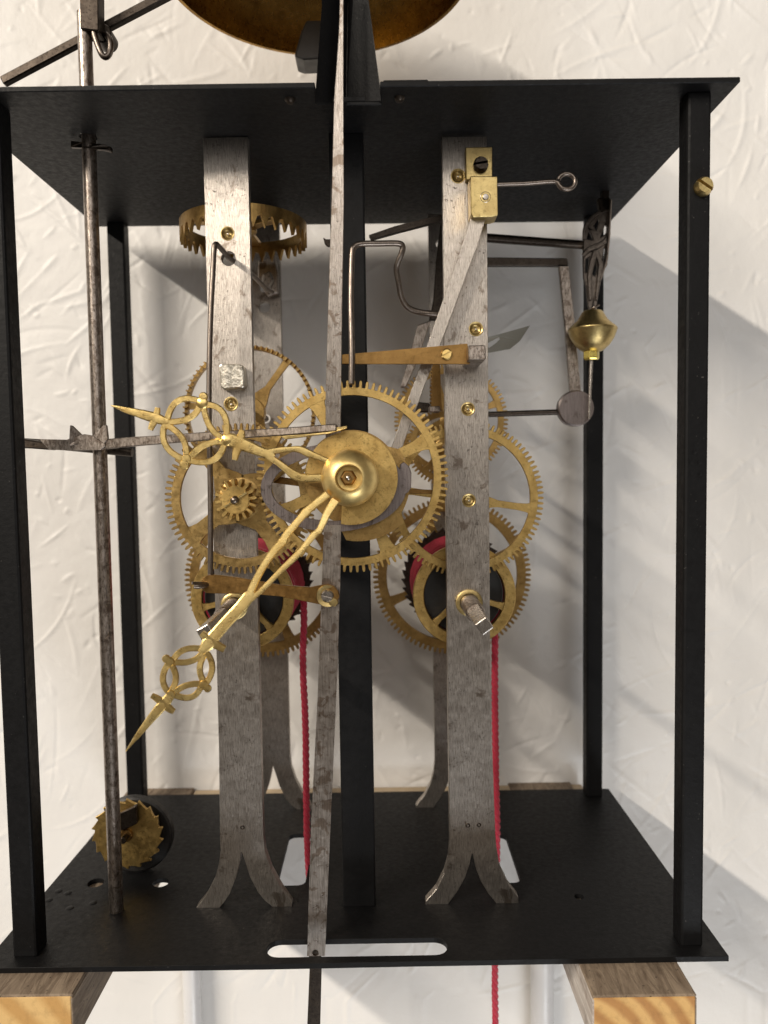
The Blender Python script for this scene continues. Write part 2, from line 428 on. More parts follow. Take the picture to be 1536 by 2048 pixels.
# suspension bracket: bent channel rising from the notch, with a foot flange on the plate
br = thing('suspension_bracket', 'black folded iron bracket rising from the front middle of the top plate', 'bracket', (1, 8, TOP))
def quadprism(a, b, c, d, off): return prism3([a, b, c, d], off)
la, lb = at(628, 210, 4), at(690, 204, 15); lc, ld = at(690, -120, 15), at(655, -120, 4)
obj('left_cheek', prism3([at(629, 207, 3.0), at(691, 207, 13.5), at(697, -150, 13.5), at(655, -150, 3.0)], Vector((.3, 1.3, 0))), M['black'], br, .2)
obj('right_cheek', prism3([at(693, 204, 13.6), at(763, 203, 5), at(716, -150, 5), at(699, -150, 13.6)], Vector((.3, 1.4, 0))), M['black'], br, .2)
obj('lower_lip', prism3([at(692, 203, 6), at(764, 203, 6), at(764, 210, 6), at(692, 210, 6)], Vector((0, 2, 0))), M['black'], br, .2)
a = at(766, 160, 6)
obj('foot_flange', box(a.x, a.x + 14, 2.0, 14, TOP + 1.75, TOP + 3.1), M['black'], br, .3)
p = at(872, 154, 6); obj('flange_screw', lathe([(0, 2.2), (1.5, 2.0), (2.3, 1.2), (2.5, 0)], (p.x, 6, TOP + 1.72), 'Z', 16), M['dark_steel'], br, smooth=True)

# ------------------------------------------------------------------ movement bars (straps)
z3 = lambda x, y: (360 + x / 3.072, 1480 + y / 3.072)
z4 = lambda x, y: (780 + x / 2.032, 1480 + y / 2.032)
SY = 32.0
left_out = [(406, 276), (495, 274)] + [(522, 1500)] + [z3(*p) for p in ((512, 600), (522, 690), (560, 800), (620, 910), (687, 1005), (687, 1036), (572, 1036), (520, 985), (480, 935), (430, 840), (402, 750), (380, 688), (374, 688), (366, 750), (345, 840), (305, 945), (268, 1000), (240, 1037), (98, 1037), (160, 960), (215, 850), (240, 760), (250, 680), (246, 600))] + [(438, 1500)]
right_out = [(884, 274), (973, 272), (981, 1400)] + [z4(*p) for p in ((428, 380), (432, 430), (445, 510), (480, 585), (522, 640), (522, 664), (432, 664), (400, 625), (370, 575), (350, 525), (336, 463), (333, 463), (324, 505), (305, 560), (278, 610), (236, 672), (144, 672), (146, 655), (190, 605), (222, 540), (238, 480), (243, 420))] + [(896, 1400)]
def arc_circ(u, v, r, n=20): return [(u + r * math.cos(2 * PI * i / n), v + r * math.sin(2 * PI * i / n)) for i in range(n)]
def clampz(geo, z0, z1):
    return [Vector((p.x, p.y, min(max(p.z, z0), z1))) for p in geo[0]], geo[1]
ml = thing('movement_bar', 'front left brushed steel bar with square nut and forked foot', 'movement bar', (-42.4, 34, 0), 'vertical movement bars')
barL = obj('bar', clampz(ppx(left_out, SY, 3.6, [arc_circ(457, 517, 15), arc_circ(455, 467, 11.5), arc_circ(462, 808, 12)]), -.2, TOP + .2), M['strap'], ml, .3)
mr = thing('movement_bar', 'front right brushed steel bar carrying the brass block and wire loop', 'movement bar', (42.4, 34, 0), 'vertical movement bars')
barR = obj('bar', clampz(ppx(right_out, SY, 3.6, [arc_circ(*q) for q in ((916, 352, 12), (952, 658, 12), (936, 818, 11.5), (938, 1001, 11.5))]), -.2, TOP + .2), M['strap'], mr, .3)
for src, lab, x in ((barL, 'rear left steel bar with forked foot near the wall', -42.4), (barR, 'rear right steel bar with forked foot near the wall', 42.4)):
    t = thing('movement_bar', lab, 'movement bar', (x, 113, 0), 'vertical movement bars')
    c = src.copy(); col.objects.link(c); c.parent = t
def bushing(u, v, r_px, parent, pivot=True, y=SY):
    p = at(u, v, y); r = r_px * mmpx(y)
    b = obj('bushing', lathe([(r * 1.14, .05), (r * 1.1, -.1), (r, -.13), (r * .84, .05), (r * .66, .75), (r * .4, 1.15), (0, 1.3)], (p.x, y, p.z), 'Y', 28), M['plate_brass'], parent, smooth=True, ang=25)
    if pivot: obj('pivot', lathe([(0, .1), (r * .14, .2), (r * .2, .5), (r * .2, 1.4)], (p.x + .05, y, p.z - .1), 'Y', 12), M['screw'], b, smooth=True)
    return p
bushing(455, 467, 12.5, ml); bushing(462, 808, 13, ml)
for u, v, r in ((916, 352, 13), (952, 658, 13), (936, 818, 12.5), (938, 1001, 12.5)): bushing(u, v, r, mr)
def winding_bush(u, v, parent):
    p = at(u, v, SY)
    obj('winding_bushing', lathe([(4.9, .1), (4.9, -.9), (4.5, -1.1), (3.5, -1.1), (3.4, .1)], (p.x, SY - .05, p.z), 'Y', 30), M['plate_brass'], parent, smooth=True, ang=30)
    return p
WL = winding_bush(469, 1212, ml); WR = winding_bush(938, 1205, mr)
# square hammered nut on the left bar
nb = [(437, 731), (443, 727), (482, 728), (487, 733), (490, 770), (486, 776), (447, 779), (441, 775)]
nut = obj('square_nut', ppx(nb, 26.5, 5.6), M['rod'], ml, .7, 2)
nut.data.materials[0] = steel('hammered_nut_steel', (.88, .83, .72), (.60, .55, .46), (.25, .4), stain_lo=.8, pits=.62, bstr=.3)
_nt = nut.data.materials[0].node_tree; bump(_nt, _nt.nodes['Principled BSDF'], ntex(_nt, coords(_nt), .7, 2, .5), .3, .0008)
# centre-punched dimples near the forks
for u, v in ((485, 1655),): 
    p = at(u, v, SY); obj('dimple', lathe([(0, .1), (.5, .0), (.75, -.08), (.95, .1)], (p.x, SY - .03, p.z), 'Y', 12), M['dark_steel'], ml, smooth=True)
for u, v in ((936, 1651), (958, 1650)):
    p = at(u, v, SY); obj('dimple', lathe([(0, .1), (.5, .0), (.75, -.08), (.95, .1)], (p.x, SY - .03, p.z), 'Y', 12), M['dark_steel'], mr, smooth=True)

# ------------------------------------------------------------------ toothed wheels
def rimgeo(c, R, root, rin, n, y0, y1, kind='round', a0=0.0, duty=.5):
    pts = []
    pit = 2 * PI / n
    for i in range(n):
        a = a0 + i * pit
        if kind == 'round':
            h = duty * pit / 2
            pts += [(a - h * 1.12, root), (a - h * .98, R - (R - root) * .38), (a - h * .62, R - (R - root) * .09), (a, R), (a + h * .62, R - (R - root) * .09), (a + h * .98, R - (R - root) * .38), (a + h * 1.12, root)]
        elif kind == 'point':
            h = duty * pit / 2
            pts += [(a - h * 1.3, root), (a - h * .7, root + (R - root) * .5), (a, R), (a + h * .7, root + (R - root) * .5), (a + h * 1.3, root)]
        elif kind == 'ratchet':
            pts += [(a, root), (a + pit * .04, R), (a + pit * .5, root + (R - root) * .45)]
        elif kind == 'ratchet_l':
            pts += [(a, root), (a + pit * .5, root + (R - root) * .3), (a + pit * .93, R), (a + pit * .97, root + (R - root) * .3)]
        else:
            pts += [(a + pit * k / 2, R) for k in range(2)]
    V, F = [], []
    for a, r in pts:
        r_ = r if abs(r - R) > 1e-6 or kind == 'plain' else r * (1 - random.random() * .004)
        ca, sa = math.cos(a), math.sin(a)
        V += [Vector((c[0] + r_ * ca, y0, c[2] + r_ * sa)), Vector((c[0] + r_ * ca, y1, c[2] + r_ * sa)),
              Vector((c[0] + rin * ca, y0, c[2] + rin * sa)), Vector((c[0] + rin * ca, y1, c[2] + rin * sa))]
    k = len(pts)
    for i in range(k):
        a, b = 4 * i, 4 * ((i + 1) % k)
        F += [(a, b, b + 2, a + 2), (a + 1, a + 3, b + 3, b + 1), (a, a + 1, b + 1, b), (a + 2, b + 2, b + 3, a + 3)]
    return V, F
def armgeo(c, ang, r0, r1, w0, wm, w1, y0, y1):
    d = Vector((math.cos(ang), 0, math.sin(ang))); s = Vector((-d.z, 0, d.x)); C = Vector((c[0], y0, c[2]))
    L = []; Rr = []
    for t, w_ in ((0, w0), (.18, w0 * .62 + wm * .38), (.4, wm), (.75, wm), (.92, wm * .6 + w1 * .4), (1, w1)):
        q = C + d * (r0 + (r1 - r0) * t); L.append(q + s * w_ / 2); Rr.append(q - s * w_ / 2)
    return prism3(L + Rr[::-1], Vector((0, y1 - y0, 0)))
def wheel(name, label, c, R, root, rin, n, y, t, arms, a0, hub, mat, kind='round', ta=0, w=(5, 3, 4), cat='gear wheel', group=None, duty=.5, arbor=None, bev=.12):
    th = thing(name, label, cat, (c[0], y, c[2] - R), group)
    rim = obj('toothed_rim' if kind != 'plain' else 'rim', rimgeo(c, R, root, rin, n, y, y + t, kind, ta, duty), mat, th, bev)
    for k in range(arms):
        a = a0 + 2 * PI * k / arms
        obj('spoke', armgeo(c, a, hub * .7, rin + .35, w[0], w[1], w[2], y + .06, y + t - .06), mat, th, bev)
    obj('hub', lathe([(0, y - .5), (hub * .8, y - .5), (hub, y - .1), (hub, y + t + .3), (0, y + t + .3)], (c[0], 0, c[2]), 'Y', 28), mat, th, smooth=True, ang=30)
    if arbor: obj('arbor', lathe([(0, arbor[0]), (arbor[2], arbor[0]), (arbor[2], arbor[1]), (0, arbor[1])], (c[0], 0, c[2]), 'Y', 16), M['rod'], th, smooth=True)
    return th
D = math.radians
HC = at(699, 956, -3)                         # axis of the hands
hw = wheel('hour_gear', 'large brass toothed wheel directly behind the hands and hub', HC, 33.2, 30.7, 28.0, 90, 20, 1.6, 4, D(25), 9, M['wheel'], w=(7, 3.8, 6.5), arbor=(5, 31.8, 2.2), group='brass wheels of the movement', duty=.46)
LC = at(470, 1000, 17)
lw = wheel('minute_gear', 'brass toothed wheel with small pinion in front of the left bar', LC, 26.8, 24.3, 21.2, 78, 26, 1.6, 4, D(127), 7.5, M['wheel_warm'], w=(13, 5.2, 8.5), arbor=(16.5, 32, 1.5), group='brass wheels of the movement', duty=.48)
pin = obj('pinion', rimgeo((LC.x, 0, LC.z), 7.4, 4.9, 3.0, 16, 17.6, 23, 'round', .1, .46), M['wheel'], lw, .1)
obj('pinion_face', lathe([(1.2, 17.2), (4.6, 17.2), (4.6, 17.5), (4.6, 25.5), (1.2, 25.5)], (LC.x, 0, LC.z), 'Y', 24), M['wheel'], pin, smooth=True, ang=30)
obj('retaining_pin', tube([(LC.x - 3.6, 16.7, LC.z - 2.2), (LC.x + 4.0, 16.7, LC.z + 2.6)], [.35, .55], 8), M['plate_brass'], pin, smooth=True)
obj('arbor_tip', lathe([(0, -1.6), (.9, -1.3), (1.5, -.4), (1.5, 1.5)], (LC.x, 16.6, LC.z), 'Y', 16), M['wire'], pin, smooth=True)
# going wheels between the front and rear bars
RC = at(938, 1001, SY)
wheel('centre_gear', 'brass toothed wheel with thin spokes just behind the right front bar', RC, 29.8, 27.5, 24.6, 90, 44, 1.7, 4, D(-9), 6, M['wheel'], w=(6, 2.6, 4.2), arbor=(36, 112, 1.6), group='brass wheels of the movement')
UC = at(936, 818, SY); 
wheel('strike_gear', 'small aged brass wheel showing behind the upper right bar', UC, 25.6, 23.6, 21.0, 80, 97, 1.7, 4, D(20), 5, M['wheel_old'], w=(5, 2.4, 4), arbor=(36, 112, 1.5), group='brass wheels of the movement')
IC = at(890, 893, 78)
wheel('third_gear', 'smallest brass wheel half hidden between large wheel and right bar', IC, 16.6, 14.8, 12.4, 56, 78, 1.6, 4, D(50), 4, M['wheel_old'], w=(4, 2.2, 3.4), arbor=(37, 112, 1.3), group='brass wheels of the movement')
CC = at(462, 808, SY)
cw = thing('contrate_gear', 'thin rimmed dark brass contrate wheel behind the left bar', 'gear wheel', (CC.x, 70, CC.z - 27), 'brass wheels of the movement')
def contrate(c, R, rin, n, y0, y1, tooth, mat, parent):
    rim = obj('rim', rimgeo(c, R, R, rin, n, y0, y1, 'plain'), mat, parent)
    V, F = [], []
    for i in range(n):
        a = 2 * PI * i / n; h = PI / n * .42
        ring = [(R + .1, a - h), (R + .1, a + h), (rin - .1, a + h), (rin - .1, a - h)]
        k = len(V)
        for yy, s in ((y0 + .2, 1), (y0 - tooth, .55)):
            for r, t in ring:
                tt = a + (t - a) * s; V.append(Vector((c[0] + r * math.cos(tt), yy, c[2] + r * math.sin(tt))))
        F += [(k, k + 1, k + 2, k + 3), (k + 4, k + 7, k + 6, k + 5)] + [(k + j, k + 4 + j, k + 4 + (j + 1) % 4, k + (j + 1) % 4) for j in range(4)]
    obj('axial_teeth', (V, F), mat, parent)['kind'] = 'stuff'
contrate(CC, 26.8, 25.4, 74, 70, 73, 2.6, M['wheel_old'], cw)
for k in range(3): obj('spoke', armgeo(CC, D(53) + 2 * PI * k / 3, 3, 25.8, 9, 2.6, 3.2, 71, 72.6), M['wheel_old'], cw, .12)
obj('hub', disc(CC, 6, 70.2, 75, 24), M['wheel_old'], cw, .2); obj('arbor', disc(CC, 1.6, 36, 111, 14), M['rod'], cw)
# crown (escape) wheel on an upright arbor
EC = at(488, 456, 62); 
ew = thing('crown_gear', 'brass crown escape wheel lying flat under the top plate at left', 'gear wheel', (EC.x, 62, 225), 'brass wheels of the movement')
zt, zb = 259.2, 255.4; ER = 24.6
def crown(cx, cy, R, rin, n, zt, zb, tooth):
    V, F = [], []
    sub = 3; N = n * sub
    for i in range(N):
        a = 2 * PI * i / N
        low = {0: zb - tooth, 1: zb - tooth * .12, 2: zb}[i % sub]
        for r in (R, rin):
            for z in (zt, low):
                V.append(Vector((cx + r * math.cos(a), cy + r * math.sin(a), z)))
    for i in range(N):
        a, b = 4 * i, 4 * ((i + 1) % N)
        F += [(a, b, b + 1, a + 1), (a + 2, a + 3, b + 3, b + 2), (a, a + 2, b + 2, b), (a + 1, b + 1, b + 3, a + 3)]
    return V, F
obj('toothed_rim', crown(EC.x, 62, ER, ER - 1.4, 35, zt, zb, 4.4), M['wheel_old'], ew)
for k in range(3):
    a = D(-32) + 2 * PI * k / 3; d = Vector((math.cos(a), math.sin(a), 0)); s = Vector((-d.y, d.x, 0)); C = Vector((EC.x, 62, zt - .2))
    obj('spoke', prism3([C + s * 4, C + d * 8 + s * 2, C + d * (ER - .6) + s * 2.4, C + d * (ER - .6) - s * 2.4, C + d * 8 - s * 2, C - s * 4], Vector((0, 0, -1.6))), M['wheel_old'], ew, .15)
obj('hub', lathe([(0, zt + .3), (5, zt + .3), (5, zt - 3), (2, zt - 5), (0, zt - 5)], (EC.x, 62, 0), 'Z', 24), M['wheel_old'], ew, smooth=True, ang=30)
obj('arbor', lathe([(0, 279.5), (1.4, 279.5), (1.4, 232), (.6, 225), (0, 225)], (EC.x, 62, 0), 'Z', 14), M['rod'], ew, smooth=True)

# ------------------------------------------------------------------ winding drums with red cord
def drum(c, side, lab):
    t = thing('winding_drum', lab, 'winding drum', (c.x, 65, c.z - 36), 'winding drums')
    g = obj('great_wheel', rimgeo(c, 36.0, 33.6, 29.6, 94, 98, 100, 'round', 0, .5), M['wheel_old'], t, .12)
    for k in range(4): obj('spoke', armgeo(c, D(-68) + PI / 2 * k, 5, 29.9, 9, 3.4, 5, 98.1, 99.9), M['wheel_old'], g, .12)
    obj('ratchet', rimgeo(c, 23.2, 21.4, 6, 36, 92, 94, 'ratchet' if side > 0 else 'ratchet_l'), M['dark_steel'], t, .1)
    obj('barrel', disc(c, 15.5, 51, 91.5, 36), M['blackdrum'], t, .3)
    e = obj('end_ring', rimgeo(c, 19.8, 19.8, 15.6, 40, 47, 49.6, 'plain'), M['wheel'], t, .25)
    for k in range(3): obj('spoke', armgeo(c, D(-17 if side > 0 else 192) + 2 * PI * k / 3, 4, 16, 5.5, 2.1, 4, 47.2, 49.2), M['wheel'], e, .2)
    obj('end_hub', lathe([(0, 46), (4.6, 46), (5, 46.6), (5, 51), (0, 51)], (c.x, 0, c.z), 'Y', 24), M['wheel'], t, smooth=True, ang=30)
    # square-ended winding arbor poking through the bar
    a = obj('winding_arbor', lathe([(0, 12), (3.0, 12), (3.3, 12.6), (3.3, 50), (0, 50)], (c.x, 0, c.z), 'Y', 24), M['rod'], t, smooth=True, ang=30)
    q = D(35 if side > 0 else 28); hw_ = 2.25; V = []
    for yy, s in ((-8.5 if side > 0 else -12.5, .96), (12.6, 1.05)):
        for k in range(4): V.append(Vector((c.x + hw_ * 1.414 * s * math.cos(q + PI / 4 + PI / 2 * k), yy, c.z + hw_ * 1.414 * s * math.sin(q + PI / 4 + PI / 2 * k))))
    F = [(0, 1, 2, 3), (4, 7, 6, 5)] + [(k, 4 + k, 4 + (k + 1) % 4, (k + 1) % 4) for k in range(4)]
    obj('winding_square', (V, F), M['screw'], a, .35, 2)
    return t
drum(WR, 1, 'right hand winding drum with great wheel and angled square key shaft')
drum(WL, -1, 'left hand winding drum behind the lower hand with square key shaft')
def rope(path, r, pitch, coil, lab):
    t = thing('red_cord', lab, 'cord', coil['base'], 'red weight cords')
    P = smoothpath(path, 10)
    # resample
    L = [0]
    for a, b in zip(P, P[1:]): L.append(L[-1] + (b - a).length)
    n = int(L[-1] / 1.1); Q = []; j = 0
    for i in range(n + 1):
        s = L[-1] * i / n
        while j < len(L) - 2 and L[j + 1] < s: j += 1
        f = (s - L[j]) / max(1e-6, L[j + 1] - L[j]); Q.append(P[j].lerp(P[j + 1], f))
    for k in range(3):
        pts = []
        for i, q in enumerate(Q):
            ph = 2 * PI * (i * 1.1 / pitch + k / 3); pts.append(q + Vector((math.cos(ph), math.sin(ph), 0)) * r * .5)
        obj('strand', tube(pts, r * .62, 7), M['rope'], t, smooth=True)
    c = coil['c']; V = []
    pts = []
    for i in range(28 * coil['turns'] + 1):
        a = coil['a0'] + coil['dir'] * 2 * PI * i / 28; pts.append(Vector((c.x + coil['R'] * math.cos(a), coil['y0'] + coil['dy'] * i / 28, c.z + coil['R'] * math.sin(a))))
    obj('wound_coils', tube(pts, 1.5, 8), M['rope'], t, smooth=True)
    return t
p1, p2, p3 = at(607, 1190, 62), at(611, 1450, 62), at(616, 1715, 62)
rope([Vector((p1.x, 62, WL.z - 2)), p1, at(608, 1240, 62), at(606, 1330, 62), p2, at(613, 1600, 62), p3, Vector((p3.x + 1.6, 63, -40)), Vector((p3.x + 1.2, 63, -130))], 1.35, 8.5,
     dict(base=(p1.x, 62, -130), c=WL, R=18.1, y0=56, dy=3.1, turns=11, a0=0, dir=1), 'thin red twisted cord hanging from left drum beside the flat pendulum strip')
q1, q2 = at(990, 1270, 66), at(994, 1690, 66)
rope([Vector((q1.x, 66, WR.z - 2)), at(990, 1230, 66), q1, at(990, 1400, 66), at(992, 1550, 66), q2, at(990, 1940, 66), at(991, 2060, 66), at(989, 2180, 66)], 1.35, 8.5,
     dict(base=(q1.x, 66, -160), c=WR, R=18.1, y0=56, dy=3.1, turns=11, a0=0, dir=-1), 'thin red twisted cord hanging from right drum past the right bar')

# ------------------------------------------------------------------ hands, hub and cams on the centre arbor
def yv(y, u, v): return y(u, v) if callable(y) else y
def flatbar(pts, r, y, depth=.55, seg=8, sub=6):
    """rounded cast bar: pts (u, v, halfwidth_px)"""
    P = [at(u, v, yv(y, u, v)) for u, v, *_ in pts]; y = yv(y, pts[0][0], pts[0][1]); W = [p[2] for p in pts]
    S = smoothpath(P, sub); n = len(S); Rr = []
    for i in range(n):
        t = i / sub; k = min(int(t), len(W) - 2); f = t - k; Rr.append((W[k] * (1 - f) + W[k + 1] * f) * mmpx(y))
    d = .62
    V, F = [], []
    for i, p in enumerate(S):
        t = (S[min(i + 1, n - 1)] - S[max(i - 1, 0)]).normalized(); a = t.cross(Vector((0, 1, 0))).normalized()
        w_ = Rr[i]
        for x, yy in ((-1, .5), (-1, -.35), (-.74, -.88), (0, -.96), (.74, -.88), (1, -.35), (1, .5)):
            V.append(p + a * (w_ * x) + Vector((0, depth * yy, 0)))
    s = 7
    for i in range(n - 1):
        for k in range(s):
            l = (k + 1) % s; F.append((i * s + k, i * s + l, (i + 1) * s + l, (i + 1) * s + k))
    F += [tuple(range(s))[::-1], tuple((n - 1) * s + k for k in range(s))]
    return V, F
def ringbar(a, m1, b, m2, hw_, y, depth=.5):
    A_, M1, B_, M2 = (at(*q, yv(y, *q)) for q in (a, m1, b, m2)); y = yv(y, *a)
    def arc(p, m_, q):
        c = m_ * 2 - (p + q) / 2                       # quadratic curve through m_
        return [p * (1 - t) ** 2 + c * 2 * t * (1 - t) + q * t * t for t in [k / 14 for k in range(15)]]
    P = arc(A_, M1, B_)[:-1] + arc(B_, M2, A_)[:-1]
    n = len(P); V, F = [], []; s = 6; w_ = hw_ * mmpx(y); cen = sum(P, Vector((0, 0, 0))) / n
    for i, p in enumerate(P):
        t = (P[(i + 1) % n] - P[i - 1]).normalized(); d = t.cross(Vector((0, 1, 0))).normalized()
        if d.dot(p - cen) < 0: d = -d
        for x, yy in ((-1, .5), (-1, -.4), (-.74, -.9), (.74, -.9), (1, -.4), (1, .5)): V.append(p + d * (w_ * x) + Vector((0, depth * yy, 0)))
    for i in range(n):
        j = (i + 1) % n
        for k in range(s): l = (k + 1) % s; F.append((i * s + k, i * s + l, j * s + l, j * s + k))
    return V, F
def knob(u, v, r, y, name, parent):
    y = yv(y, u, v); p = at(u, v, y); r *= mmpx(y)
    return obj(name, lathe([(0, -.66), (r * .8, -.62), (r * .97, -.35), (r, .3), (0, .35)], (p.x, y, p.z), 'Y', 18), M['hand'], parent, smooth=True)
zA = lambda x, y: (200 + x / 3.491, 680 + y / 3.491)
zB = lambda x, y: (220 + x / 3.072, 1080 + y / 3.072)
def hand(name, label, y, spec):
    h = thing(name, label, 'clock hand', at(699, 956, yv(y, 699, 956)), 'pierced brass clock hands')
    for nm, pts, dep in spec['bars']: obj(nm, flatbar([(u, v, w_ * {'cross_bar': 1.55, 'fork_prong': 1.15}.get(nm, 1.0)) for u, v, w_ in pts], 0, y, dep), M['hand'], h, smooth=True, ang=28)
    for lp in spec['loops']: obj('pierced_loop', ringbar(*lp, spec['lw'], (lambda u, v: yv(y, u, v) + .07)), M['hand'], h, smooth=True, ang=28)
    for k in spec['knobs']: knob(*k, y, 'knob', h)
    return h
A = lambda x, y, w_: (*zA(x, y), w_)
hand('hour_hand', 'pierced brass hand pointing left across the steel lever', -1.0, dict(lw=6.2,
    bars=[('pointer', [A(80, 458, .8), A(180, 487, 6.0), A(300, 520, 9.5), A(390, 545, 11), A(440, 562, 8.5), A(478, 568, 6)], .62),
          ('cross_bar', [A(402, 472, 3.2), A(398, 505, 4.0), A(380, 560, 5.0), A(362, 600, 4.0), A(352, 628, 3.2)], .58),
          ('stem', [A(845, 720, 5), A(900, 695, 13), A(960, 715, 14.5), A(1040, 745, 12), A(1110, 775, 10), A(1180, 800, 10), A(1215, 820, 7)], .66),
          ('cross_bar', [A(992, 630, 3.6), A(985, 670, 5.0), A(965, 740, 6.5), A(950, 790, 4.8), A(940, 838, 3.4)], .6),
          ('fork_prong', [A(1170, 785, 6), (560, 900, 5.2), (582, 898, 4.6), (600, 899, 6.2), (618, 907, 6.8), (638, 915, 5), (662, 925, 5)], .62),
          ('fork_prong', [A(1175, 810, 6), (556, 925, 5.5), (572, 937, 6.2), (586, 948, 8.5), (602, 955, 8.2), (620, 956, 7.2), (650, 955, 7)], .64)],
    loops=[(zA(468, 572), zA(545, 425), zA(705, 430), zA(632, 540)), (zA(722, 448), zA(860, 510), zA(880, 690), zA(772, 610)),
           (zA(452, 588), zA(462, 740), zA(600, 838), zA(578, 690)), (zA(615, 838), zA(730, 735), zA(872, 710), zA(790, 838))],
    knobs=[(*zA(722, 395), 9), (*zA(715, 440), 12), (*zA(590, 870), 10.5), (*zA(605, 830), 10), (*zA(885, 700), 12)]))
B = lambda x, y, w_: (*zB(x, y), w_)
hand('minute_hand', 'pierced brass hand pointing down left over the lower left bar', lambda u, v: -3.0 - 9.0 * (math.hypot(u - 699, v - 956) / 390) ** .9, dict(lw=6.2,
    bars=[('pointer', [B(100, 1295, .8), B(160, 1215, 5), B(230, 1125, 8), B(300, 1040, 10.5), B(345, 990, 11), B(385, 940, 8)], .62),
          ('cross_bar', [B(255, 955, 3.4), B(290, 975, 4.6), B(335, 1012, 6), B(370, 1040, 4.8), B(395, 1055, 3.4)], .58),
          ('stem', [B(560, 690, 8), B(605, 635, 14), B(650, 580, 12.5), B(720, 500, 12), B(800, 415, 12.5), B(850, 350, 12), B(880, 315, 7)], .66),
          ('cross_bar', [B(562, 572, 3.6), B(595, 600, 5.2), B(630, 630, 6.5), B(668, 652, 5.4), B(705, 672, 4.6)], .6),
          ('fork_prong', [B(845, 370, 7), B(890, 260, 6.4), (530, 1128, 6), (549, 1101, 6.4), (566, 1082, 8.0), (572, 1071, 6.5), (598, 1040, 6), (612, 1024, 7.5), (628, 1010, 7), (655, 988, 7)], .62),
          ('fork_prong', [B(860, 370, 5), B(950, 290, 4.6), (560, 1143, 4.8), (588, 1116, 6.0), (606, 1097, 4.8), (626, 1072, 6.2), (640, 1058, 5.4), (655, 1026, 7.2), (672, 1000, 8)], .62)],
    loops=[(zB(362, 940), zB(325, 850), zB(365, 750), zB(405, 850)), (zB(385, 748), zB(455, 675), zB(580, 672), zB(505, 742)),
           (zB(388, 948), zB(465, 895), zB(565, 885), zB(500, 965)), (zB(588, 885), zB(628, 785), zB(592, 690), zB(552, 790))],
    knobs=[(*zB(345, 730), 8.5), (*zB(370, 748), 10), (*zB(600, 912), 8), (*zB(577, 890), 10), (*zB(375, 945), 9)]))
hub = thing('hand_hub', 'domed brass hub with hexagonal nut where both hands meet', 'hub', (HC.x, 0, HC.z - 9))
obj('dome', lathe([(9.0, 4), (9.1, -.6), (8.95, -2.0), (8.5, -3.5), (7.7, -5.0), (6.6, -6.3), (5.4, -7.2), (4.7, -7.55), (4.3, -7.6), (4.05, -7.3), (3.9, -2.2), (0, -2)], (HC.x, 0, HC.z), 'Y', 64), brass('hub_brass', (.92, .73, .33), (.76, .55, .22), (.38, .5), .15), hub, smooth=True, ang=35)
obj('hexagonal_nut', lathe([(0, -5.4), (2.1, -5.4), (2.6, -4.9), (2.6, -1.9)], (HC.x - .3, 0, HC.z + .1), 'Y', 6), M['arm_brass'], hub, .15)
obj('arbor_end', lathe([(0, -6.6), (.6, -6.4), (.9, -6.0), (.9, -5)], (HC.x - .3, 0, HC.z + .1), 'Y', 16), M['screw'], hub, smooth=True)
def sector(r, a0, a1, n, cx, cz, r1=None):
    return [(cx + (r + ((r1 or r) - r) * k / n) * math.cos(a0 + (a1 - a0) * k / n), cz + (r + ((r1 or r) - r) * k / n) * math.sin(a0 + (a1 - a0) * k / n)) for k in range(n + 1)]
o_ = sector(15.6, D(-103), D(187), 60, HC.x, HC.z, 14.9)
cam1 = obj('cam_disc', prism3([Vector((x, 7.0, z)) for x, z in o_] + [Vector((HC.x - 7, 7.0, HC.z - 1.2)), Vector((HC.x - 4.5, 7, HC.z - 4.5)), Vector((HC.x - 3.0, 7, HC.z - 7))], Vector((0, 1.3, 0))), M['wheel'], bevel=.15)
tag(cam1, 'plain brass disc with a quarter cut away behind the hub', 'cam')
o_ = sector(21.5, D(-96), D(-42), 16, HC.x, HC.z, 23.3) + sector(20.8, D(-40), D(30), 20, HC.x, HC.z, 18.5) + sector(16, D(40), D(250), 40, HC.x, HC.z)
cam2 = obj('snail_cam', prism3([Vector((x, 15.5, z)) for x, z in o_], Vector((0, 1.4, 0))), M['wheel_old'], bevel=.15)
tag(cam2, 'stepped darker brass snail cam showing below the steel ring', 'cam')
lock = obj('locking_lever', prism3([at(540, 951, 29), at(700, 973, 29), at(870, 980, 29), at(870, 988, 29), at(700, 986, 29), at(540, 965, 29)], Vector((0, 1.2, 0))), M['arm_brass'], bevel=.15)
tag(lock, 'slim horizontal brass arm crossing behind the large wheel spokes', 'lever')

# ------------------------------------------------------------------ pendulum strip with ring
pend = thing('pendulum_strip', 'long flat stained steel strip hanging down the front middle', 'pendulum', at(632, 1915, 9))
PYY = 10.5
def strip(pairs, y, t): return ppx([(l, v, y(v) if callable(y) else y) for l, r, v in pairs] + [(r, v, y(v) if callable(y) else y) for l, r, v in pairs[::-1]], 0, t)
obj('upper_strip', strip([(681, 687, -40), (678, 687, 60), (668, 687, 200), (663, 688, 400), (656, 684, 620), (651, 682, 800), (651, 681, 905)], lambda v: PYY - 9.0 * max(0, 905 - v) / 905, 1.1), M['rust'], pend, .15)
obj('lower_strip', ppx([(648, 1050), (682, 1050), (680, 1180), (672, 1400), (661, 1650), (650, 1912), (614, 1912), (622, 1650), (635, 1400), (643, 1180)], PYY, 1.1, [arc_circ(631, 1906, 6.5, 14)]), M['rust'], pend, .15)
rc = at(667, 976, PYY); k_ = mmpx(PYY)
def ell(rx, ry, n=60): return [Vector((rc.x + rx * k_ * math.cos(2 * PI * i / n), PYY + .1, rc.z + ry * k_ * math.sin(2 * PI * i / n))) for i in range(n)]
